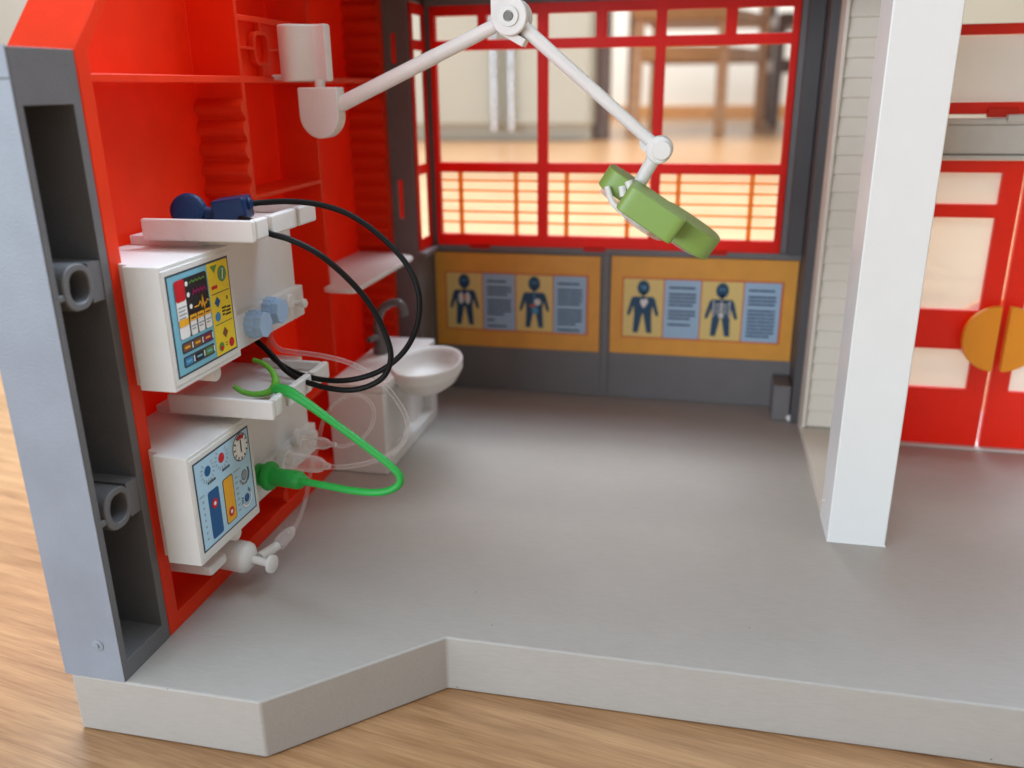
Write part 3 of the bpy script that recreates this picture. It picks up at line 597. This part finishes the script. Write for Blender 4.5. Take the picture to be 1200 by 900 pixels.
def device(y, z, label, which):
    t = thing('monitor_unit', (-9.6, 15.2, z), label, 'monitor')
    m = MB(); m.box(-10.7, -8.735, 12.42, 14.6, z, z+2.17); m.v = [(v[0], v[1] if v[0] > -10 else (12.75 if v[1] < 13 else v[1]), v[2]) for v in m.v]
    m.v = [v for v in m.v]; mm_ = m
    m.box(-9.4, -8.715, 12.35, 14.56, z-.005, z+2.175)
    m.box(-8.73, -8.70, 12.37, 14.54, z+.08, z+2.1)
    m.build('housing', WH, t, bevel=0.05)
    m = MB(); m.box(-10.6, -9.15, 14.3, 17.95, z-.02, z+2.35)
    m.box(-9.2, -8.98, 14.7, 17.97, z-.03, z+.66); m.lathe((-9.14, 15.05, z+1.15), (1, 0, 0), [(.15, 0), (.15, .03), (.12, .04)], 20)
    m.lathe((-9.7, 13.9, z-.16), (1, 0, 0), [(.16, 0), (.16, .8), (.13, .84)], 16)
    m.build('back_plate', WH, t, bevel=0.04)
    m = MB(); zt = z+2.72
    m.box(-10.05, -7.9, 14.05, 16.6, zt-.36, zt-.22)
    m.box(-10.1, -7.84, 13.98, 14.1, zt-.40, zt)
    for a, b in ((14.1, 14.55), (14.66, 15.72), (15.83, 16.6)): m.box(-7.99, -7.83, a, b, zt-.37, zt+.005)
    m.box(-7.995, -7.9, 14.5, 16.5, zt-.36, zt-.17)
    m.box(-9.4, -7.99, 16.5, 16.6, zt-.22, zt)
    m.build('tray', WH, t, bevel=0.045)
    s = Sticker(-8.697, 12.46, 14.44, z+.2, z+2.0)
    s.r(0, 1, 0, 1, 0, 0)
    if which == 1:
        s.r(.02, .98, .02, .98, 1, 1); s.r(.63, .98, .02, .98, 2, 2)
        s.rr(.1, .61, .36, .93, 3, 3); s.rr(.1, .25, .36, .93, 5, 4); s.rr(.1, .25, .72, .93, 4, 5); s.r(.105, .245, .48, .55, 6, 6)
        for k in range(3):
            a = .27+.118*k; s.rr(a, a+.1, .36, .53, 5, 4, .02); s.r(a, a+.104, .5, .56, 6, 6)
        for u in (.3, .31, .33): s.c(u-.02, {.3: .87, .31: .76, .33: .64}[u], .022, 5, 5)
        s.line([(.33+.02*k, .875+.012*((k*7) % 3-1)) for k in range(13)], .006, 7, 5)
        s.line([(.36+.018*k, .77+.03*((k*5) % 3-1)) for k in range(13)], .009, 8, 5)
        s.line([(.36, .62), (.43, .62), (.46, .66), (.485, .58), (.5, .72), (.515, .56), (.53, .63), (.55, .61), (.57, .65), (.6, .63)], .007, 6, 5)
        for v, cs in ((.22, (10, 10, 8)), (.08, (9, 3, 7))):
            s.rr(.1, .6, v-.005, v+.105, 0, 2, .02)
            for k, c_ in enumerate(cs): s.rr(.12+.165*k, .24+.165*k, v+.015, v+.085, c_, 3, .01); s.r(.14+.165*k, .22+.165*k, v+.04, v+.06, 6 if v > .1 else 1, 4); s.r(.252+.165*k, .268+.165*k, v+.02, v+.08, 5, 4)
        s.pg([(.68, .95), (.8, .95), (.74, .87)], 7, 3); s.c(.87, .84, .075, 7, 3); s.c(.87, .84, .055, 1, 4); s.c(.87, .84, .048, 7, 5); s.line([(.86, .79), (.88, .89)], .008, 5, 6)
        s.r(.67, .77, .71, .745, 4, 3); s.line([(.66, .66), (.96, .66)], .004, 0, 3); s.line([(.66, .34), (.96, .34)], .004, 0, 3)
        s.pg([(.69, .57), (.74, .51), (.79, .57), (.74, .63)], 12, 3); s.c(.72, .42, .045, 9, 3); s.r(.9, .92, .56, .6, 3, 3)
        for k in range(3): s.r(.8, .88-.02*k, .5-.035*k-.02, .5-.035*k, 3, 3); s.r(.89-.02*k, .95, .49-.035*k-.02, .49-.035*k, 3, 3)
        s.pg([(.76, .23), (.81, .17), (.86, .23), (.81, .29)], 10, 3); s.c(.72, .1, .045, 7, 3); s.c(.72, .085, .025, 4, 4); s.c(.9, .1, .045, 4, 3); s.r(.79, .83, .09, .1, 10, 3); s.r(.79, .83, .115, .125, 10, 3)
        for k in range(3):
            for q in range(2): s.r(.28+.118*k, .36+.118*k-.02*q, .445-.03*q, .457-.03*q, 13, 6)
            s.r(.285+.118*k, .355+.118*k, .522, .534, 3, 7)
        for k in range(4): s.r(.115, .235-.02*(k % 2), .66-.035*k, .672-.035*k, 13, 6)
    else:
        s.r(.02, .98, .02, .98, 11, 1)
        for u, v, ci, c2 in ((.22, .83, 12, 0), (.47, .86, 4, 0)):
            s.c(u, v, .05, ci, 3); s.ticks(u, v, .085, .12, 13, -225, 45, 13, 3, .006)
        s.c(.82, .82, .145, 0, 2, 32); s.c(.82, .82, .135, 5, 3, 32)
        s.pg([(.82, .82)]+[(.82+.13*math.cos(math.radians(a)), .82+.13/s.ar*math.sin(math.radians(a))) for a in range(50, 116, 8)], 4, 4); s.c(.82, .82, .085, 5, 5)
        s.ticks(.82, .82, .1, .135, 12, 0, 330, 0, 6, .009); s.line([(.82, .76), (.82, .91)], .011, 0, 7)
        s.rr(.17, .36, .06, .60, 12, 2, .03); s.rr(.43, .62, .08, .61, 0, 2, .03); s.rr(.44, .61, .09, .60, 6, 3, .025)
        for u, v in ((.265, .44), (.525, .2)): s.c(u, v, .05, 4, 4); s.c(u, v, .02, 5, 5)
        for k in range(7): s.c(.09, .12+.07*k, .014, 13, 2, 8); s.r(.655, .70, .12+.066*k, .138+.066*k, 13, 2)
        s.r(.04, .12, .6, .615, 13, 2); s.r(.64, .76, .59, .605, 13, 2)
        for u, v in ((.2, .68), (.46, .7)):
            for k in range(4): s.r(u+.035*k, u+.028+.035*k, v, v+.03, 0, 2)
        s.c(.83, .48, .055, 0, 2); s.c(.83, .48, .048, 13, 3); s.ticks(.83, .48, .075, .105, 12, -160, 30, 10, 2, .008); s.ticks(.83, .48, .078, .092, 20, -60, 40, 5, 3, .012)
        s.c(.83, .2, .045, 12, 3); s.ticks(.83, .2, .07, .105, 16, -200, 60, 0, 2, .008); s.ticks(.83, .2, .075, .1, 12, -150, 20, 5, 3, .011)
    s.m.build('sticker', SM, t, recalc=False)
    return t

D1 = device(0, 5.08, 'upper white monitor unit with a yellow and blue heart-trace screen, on the red wall', 1)
for yy, kz in ((15.5, 5.46), (16.25, 5.56)):
    m = MB(); n = 14; pr = []
    for k in range(n*2):
        r = .30 if k % 2 else .27; a = math.pi*k/n; pr.append((r*math.cos(a), r*math.sin(a)))
    m.prism(pr, (-8.99, yy, kz), (0, 1, 0), (0, 0, 1), (.2, 0, 0))
    m.prism(circ(0, 0, .27, 8), (-8.79, yy, kz), (0, 1, 0), (0, 0, 1), (.17, 0, 0))
    k_ = m.build('knob', LBL, D1, bevel=0.012)
m = MB(); m.cyl((-8.98, 17.1, 5.55), (-8.84, 17.1, 5.55), .17, n=18, c=.02); m.cyl((-8.98, 17.5, 5.42), (-8.8, 17.5, 5.42), .07, n=16); m.lathe((-8.82, 17.5, 5.42), (1, 0, 0), [(.08, 0), (.11, .05), (.10, .11), (.04, .15)], 16)
m.build('peg', WH, D1)
D2 = device(0, 1.66, 'lower white monitor unit with a pale blue dial sticker, on the red wall', 2)
m = MB(); m.cyl((-8.98, 16.1, 2.08), (-8.75, 16.1, 2.08), .3, n=24, c=.03); m.cyl((-8.98, 16.9, 2.35), (-8.8, 16.9, 2.35), .22, n=24, c=.03)
m.cyl((-8.98, 17.5, 2.2), (-8.75, 17.5, 2.2), .12, n=16, c=.02); m.build('socket', WH, D2)

# ------------------------------------------------------------------ paddles and black cable
t = thing('defibrillator_paddles', (-9.2, 15.2, 7.58), 'two navy paddles joined by a looping black cable, lying in the upper tray', 'paddles')
m = MB(); m.lathe((-9.72, 15.0, 7.80), (.35, -.85, .4), [(.2, -.16), (.3, -.14), (.34, -.06), (.34, .08), (.3, .14), (.24, .16)], 28)
m.tube([(-9.6, 15.05, 7.83), (-9.35, 15.1, 7.74), (-9.1, 15.15, 7.7), (-8.95, 15.2, 7.7)], .13, 12); m.build('paddle', NAVY, t, bevel=0)
m = MB(); Mx = Matrix.Translation((-8.86, 15.2, 7.86)) @ Matrix.Rotation(.25, 4, 'Z') @ Matrix.Rotation(-.12, 4, 'Y')
m.box(-.36, .28, -.32, .32, -.24, .2, 0, Mx); m.cyl(Mx @ Vector((.2, 0, .04)), Mx @ Vector((.36, 0, .05)), .12, n=14); m.build('paddle', NAVY, t, bevel=0.06)
CA = [(-8.65, 15.3, 7.92), (-8.38, 15.5, 7.93), (-7.94, 15.7, 7.93), (-7.41, 15.9, 7.85), (-6.84, 16.0, 7.65), (-6.28, 16.1, 7.24), (-5.77, 16.1, 6.71), (-5.5, 16.0, 6.19), (-5.49, 15.9, 5.6), (-5.74, 15.8, 5.02), (-6.21, 15.7, 4.59), (-6.78, 15.6, 4.37), (-7.45, 15.7, 4.26), (-8.22, 15.9, 4.29), (-8.79, 16.1, 4.46), (-9.1, 16.25, 4.66), (-9.4, 16.4, 4.85), (-9.5, 16.45, 5.2)]
CB = [(-9.0, 15.1, 7.72), (-8.33, 14.85, 7.66), (-7.91, 14.6, 7.50), (-7.46, 14.6, 7.38), (-6.98, 14.7, 7.12), (-6.58, 14.9, 6.69), (-6.23, 15.1, 6.16), (-5.98, 15.2, 5.59), (-5.85, 15.2, 5.07), (-5.98, 15.2, 4.66), (-6.29, 15.2, 4.41), (-6.73, 15.2, 4.27), (-7.28, 15.3, 4.24), (-7.93, 15.5, 4.29), (-8.4, 15.7, 4.42), (-8.81, 15.9, 4.7), (-9.3, 16.1, 4.97), (-9.45, 16.1, 5.2)]
for P_ in (CA, CB):
    m = MB(); m.tube(P_, .058, 14, sub=8); m.build('cable', BLK, t)

# ------------------------------------------------------------------ green breathing hose
t = thing('breathing_hose', (-8.2, 14.8, 2.2), 'bright green hose looping from its fat plug to the lime clip in the lower tray', 'hose')
m = MB(); G = [(-8.16, 14.72, 4.36), (-7.98, 14.64, 4.40), (-7.72, 14.5, 4.40), (-7.32, 14.4, 4.23), (-6.74, 14.4, 3.83), (-6.15, 14.4, 3.41), (-5.68, 14.4, 3.05), (-5.5, 14.4, 2.81), (-5.6, 14.4, 2.6), (-5.95, 14.4, 2.45), (-6.53, 14.5, 2.38), (-7.18, 14.7, 2.33), (-7.84, 14.9, 2.28), (-8.1, 15.0, 2.25)]
m.tube(G, .075, 14, rad=[.09, .11, .11, .09]+[.075]*10); m.build('tube', GRN, t)
m = MB(); m.lathe((-8.99, 15.12, 2.24), (1, -.1, 0), [(.24, 0), (.24, .16), (.2, .17), (.2, .22), (.3, .23), (.32, .30), (.29, .37), (.2, .39), (.19, .62), (.2, .9), (.19, 1.04), (.13, 1.12), (.08, 1.2)], 28)
m.build('plug', GRN, t, smooth=50)
m = MB(); CC = [(-8.8, 15.15, 4.80), (-8.55, 15.08, 4.76), (-8.3, 14.95, 4.64), (-8.17, 14.8, 4.46), (-8.27, 14.7, 4.31), (-8.51, 14.6, 4.27), (-8.76, 14.55, 4.32), (-8.92, 14.5, 4.45)]
m.tube(CC, .07, 12, rad=[.045, .05, .06, .085, .07, .06, .055, .05]); m.build('mask_clip', GRM, t)

# ------------------------------------------------------------------ clear hoses
t = thing('infusion_hose', (-8.4, 16.2, 2.1), 'clear hose in a wide loop plugged in beside the green plug', 'hose')
HA = [(-9.6, 17.4, 4.75), (-9.54, 17.3, 4.58), (-9.19, 17.0, 4.46), (-8.74, 16.8, 4.48), (-7.97, 16.6, 4.49), (-7.22, 16.4, 4.42), (-6.61, 16.2, 4.22), (-6.16, 16.1, 3.82), (-5.88, 16.0, 3.36), (-5.97, 16.0, 2.9), (-6.29, 16.0, 2.56), (-6.82, 16.0, 2.31), (-7.37, 16.0, 2.16), (-7.85, 16.0, 2.12)]
m = MB(); m.tube(HA, .052, 14); m.build('tube', HOSE, t)
m = MB(); m.lathe((-8.74, 16.05, 2.17), (1, -.04, -.04), [(.19, 0), (.2, .1), (.19, .62), (.16, .78), (.09, .88), (.065, 1.0)], 24); m.build('plug', PLUG, t, smooth=60)
t = thing('drip_hose', (-8.4, 16.6, 2.3), 'thinner clear hose in a small loop leading down to the white canister', 'hose')
HB = [(-7.87, 16.65, 2.35), (-7.6, 16.6, 2.38), (-7.17, 16.6, 2.62), (-6.91, 16.6, 2.99), (-6.92, 16.7, 3.33), (-7.21, 16.8, 3.54), (-7.67, 17.0, 3.44), (-8.13, 17.2, 3.08), (-8.5, 17.4, 2.57), (-8.62, 17.3, 2.06), (-8.6, 16.8, 1.62), (-8.51, 16.2, 1.16), (-8.43, 15.6, .9), (-8.5, 15.3, .76)]
m = MB(); m.tube(HB, .042, 14); m.build('tube', HOSE, t)
m = MB(); m.lathe((-8.66, 16.72, 2.36), (1, -.06, 0), [(.13, 0), (.14, .08), (.14, .48), (.11, .58), (.06, .66), (.05, .8)], 20); m.build('plug', PLUG, t, smooth=60)
m = MB(); m.lathe((-8.47, 15.45, .83), (-.3, -.85, -.35), [(.05, 0), (.12, .1), (.15, .2), (.15, .5), (.1, .55)], 20); m.build('plug', PLUG, t, smooth=60)

t = thing('pump_canister', (-9.6, 14.2, .65), 'small white canister with a nozzle fixed under the lower monitor unit', 'canister')
m = MB(); m.lathe((-9.85, 14.25, .81), (1, 0, -.10), [(.3, 0), (.33, .04), (.335, .86), (.31, .95), (.22, 1.02), (.1, 1.05)], 30); m.build('body', WH, t, smooth=60)
m = MB(); m.cyl((-8.85, 14.25, .7), (-8.42, 14.22, .66), .085, n=16); m.lathe((-8.44, 14.22, .66), (1, -.1, 0), [(.12, 0), (.19, .03), (.19, .1), (.14, .12)], 22)
m.cyl((-8.75, 14.4, .66), (-8.6, 14.9, .68), .12, .1, n=16); m.build('nozzle', WH, t)
m = MB(); m.box(-10.2, -9.08, 13.15, 13.75, .90, 1.12); m.box(-10.2, -9.5, 13.7, 14.2, .92, 1.1); m.build('bracket', WH, t, bevel=0.06)

# ------------------------------------------------------------------ swivel lamp
t = thing('swivel_lamp', (-9.0, 18.5, 10.2), 'white jointed lamp arm clipped to the red wall, carrying a green lamp head', 'lamp')
YL = 18.5
m = MB()
pr = []
for k in range(13):
    x = -9.28+1.1*k/12; pr.append((x, -.04-.15*math.sin(math.pi*2*k/12)))
pr += [(-8.18, .3), (-8.3, .34), (-9.16, .34), (-9.28, .3)]
m.prism(pr, (0, YL, 10.16), (1, 0, 0), (0, 1, 0), (0, 0, 1.17)); m.box(-9.7, -8.9, 18.8, 18.95, 10.2, 10.32)
m.cyl((-8.43, YL+.1, 10.0), (-8.43, YL+.1, 10.2), .11, n=16)
m.build('wall_clip', WH, t, bevel=0.05)
m = MB(); m.prism([(-.47, .46), (.47, .46)]+[(.47*math.cos(math.radians(-a)), -.12-.5*math.sin(math.radians(a))) for a in range(0, 181, 9)], (-8.43, YL-.1, 9.58), (1, 0, 0), (0, 0, 1), (0, .42, 0))
m.build('bracket', WH, t, bevel=0.04)
J1 = Vector((-4.07, YL, 11.34)); J2 = Vector((-.99, YL, 8.75)); A0 = Vector((-8.02, YL+.1, 9.66))
m = MB(); m.cyl(A0-(J1-A0).normalized()*.1, A0*.42+J1*.58, .165, .155, n=22); m.cyl(A0*.42+J1*.58, J1-(J1-A0).normalized()*.1, .15, .135, n=22); m.build('arm', WH, t)
m = MB(); m.cyl(J1+(J2-J1).normalized()*.2, J2, .14, .125, n=22); m.build('arm', WH, t)
m = MB()
for yy in (YL-.32, YL+.16): m.cyl((J1.x, yy, J1.z), (J1.x, yy+.16, J1.z), .37, n=32, c=.02)
m.box(J1.x-.37, J1.x+.0, YL-.318, YL-.165, J1.z-.1, J1.z+.5)
m.cyl((J1.x, YL-.2, J1.z), (J1.x, YL+.2, J1.z), .28, n=24)
m.prism(circ(J1.x, J1.z, .2, 28), (0, YL-.36, 0), (1, 0, 0), (0, 0, 1), (0, .08, 0), holes=circ(J1.x, J1.z, .1, 28))
Mj = Matrix.Translation((J1.x+.05, YL, J1.z-.38)) @ Matrix.Rotation(.5, 4, 'Y'); m.box(-.28, .26, -.2, .2, -.08, .08, 0, Mj)
m.build('joint', WH, t, bevel=0.02)
m = MB(); m.lathe((J1.x, YL-.365, J1.z), (0, 1, 0), [(.085, 0), (.085, .06)], 20); m.build('hole_shade', mat('hole_shade_grey', (.2, .19, .18), .5), t)  # dark disc painted as the shade inside the joint's round hole
m = MB()
m.cyl((J2.x, YL-.3, J2.z), (J2.x, YL+.3, J2.z), .27, n=30, c=.03); m.cyl((J2.x+.06, YL-.42, J2.z), (J2.x+.06, YL-.2, J2.z), .19, n=26, c=.02)
m.cyl((J2.x-.25, YL+.1, J2.z+.12), (J2.x-.25, YL+.3, J2.z+.12), .18, n=20)
m.build('joint', WH, t, bevel=0)
dd = Vector((.84, 0, -.54)); nn = Vector((.54, 0, .84)); P0 = Vector((-2.25, YL, 8.02)); ty = Vector((0, 1, 0))
m = MB(); m.cyl(J2+Vector((-.1, -.05, -.15)), P0+dd*.75+nn*.1, .15, .13, n=20)
m.build('lamp_stem', WH, t)
def L(s, t_, h): return P0+dd*s+ty*t_+nn*h
m = MB()
m.prism(supe(0, 0, .66, .62, 9, 72), L(1.25, -.62, 0), dd, ty, nn*.55)
m.prism(supe(0, 0, .72, .66, 2.6, 44), L(2.1, .35, -.06), dd, ty, nn*.52)
m.prism(supe(0, 0, .42, .46, 3.0, 44), L(.40, .2, .02), dd, ty, nn*.46)
m.prism(supe(0, 0, .6, .5, 2.4, 44), L(1.35, .1, -.02), dd, ty, nn*.32)
hd = m.build('lamp_head', LMP, t, bevel=0.035)
m = MB()
for s_, t_, r in ((1.25, -.62, .50), (2.1, .35, .52), (.42, .2, .32)): m.prism(circ(0, 0, r, 30), L(s_, t_, -.115), dd, ty, nn*.12)
m.build('lens', PLUG, hd, bevel=0.02)
m = MB(); m.tube([L(.2, -.35, .12), L(.5, -.5, -.06), L(.95, -.55, -.1), L(1.4, -.5, -.12)], .06, 10)
m.tube([L(.45, -.3, .3), L(.6, -.35, .15)], .08, 10); m.tube([L(.5, -.25, .45), L(.72, -.3, .3)], .09, 10); m.build('prong', WH, hd)
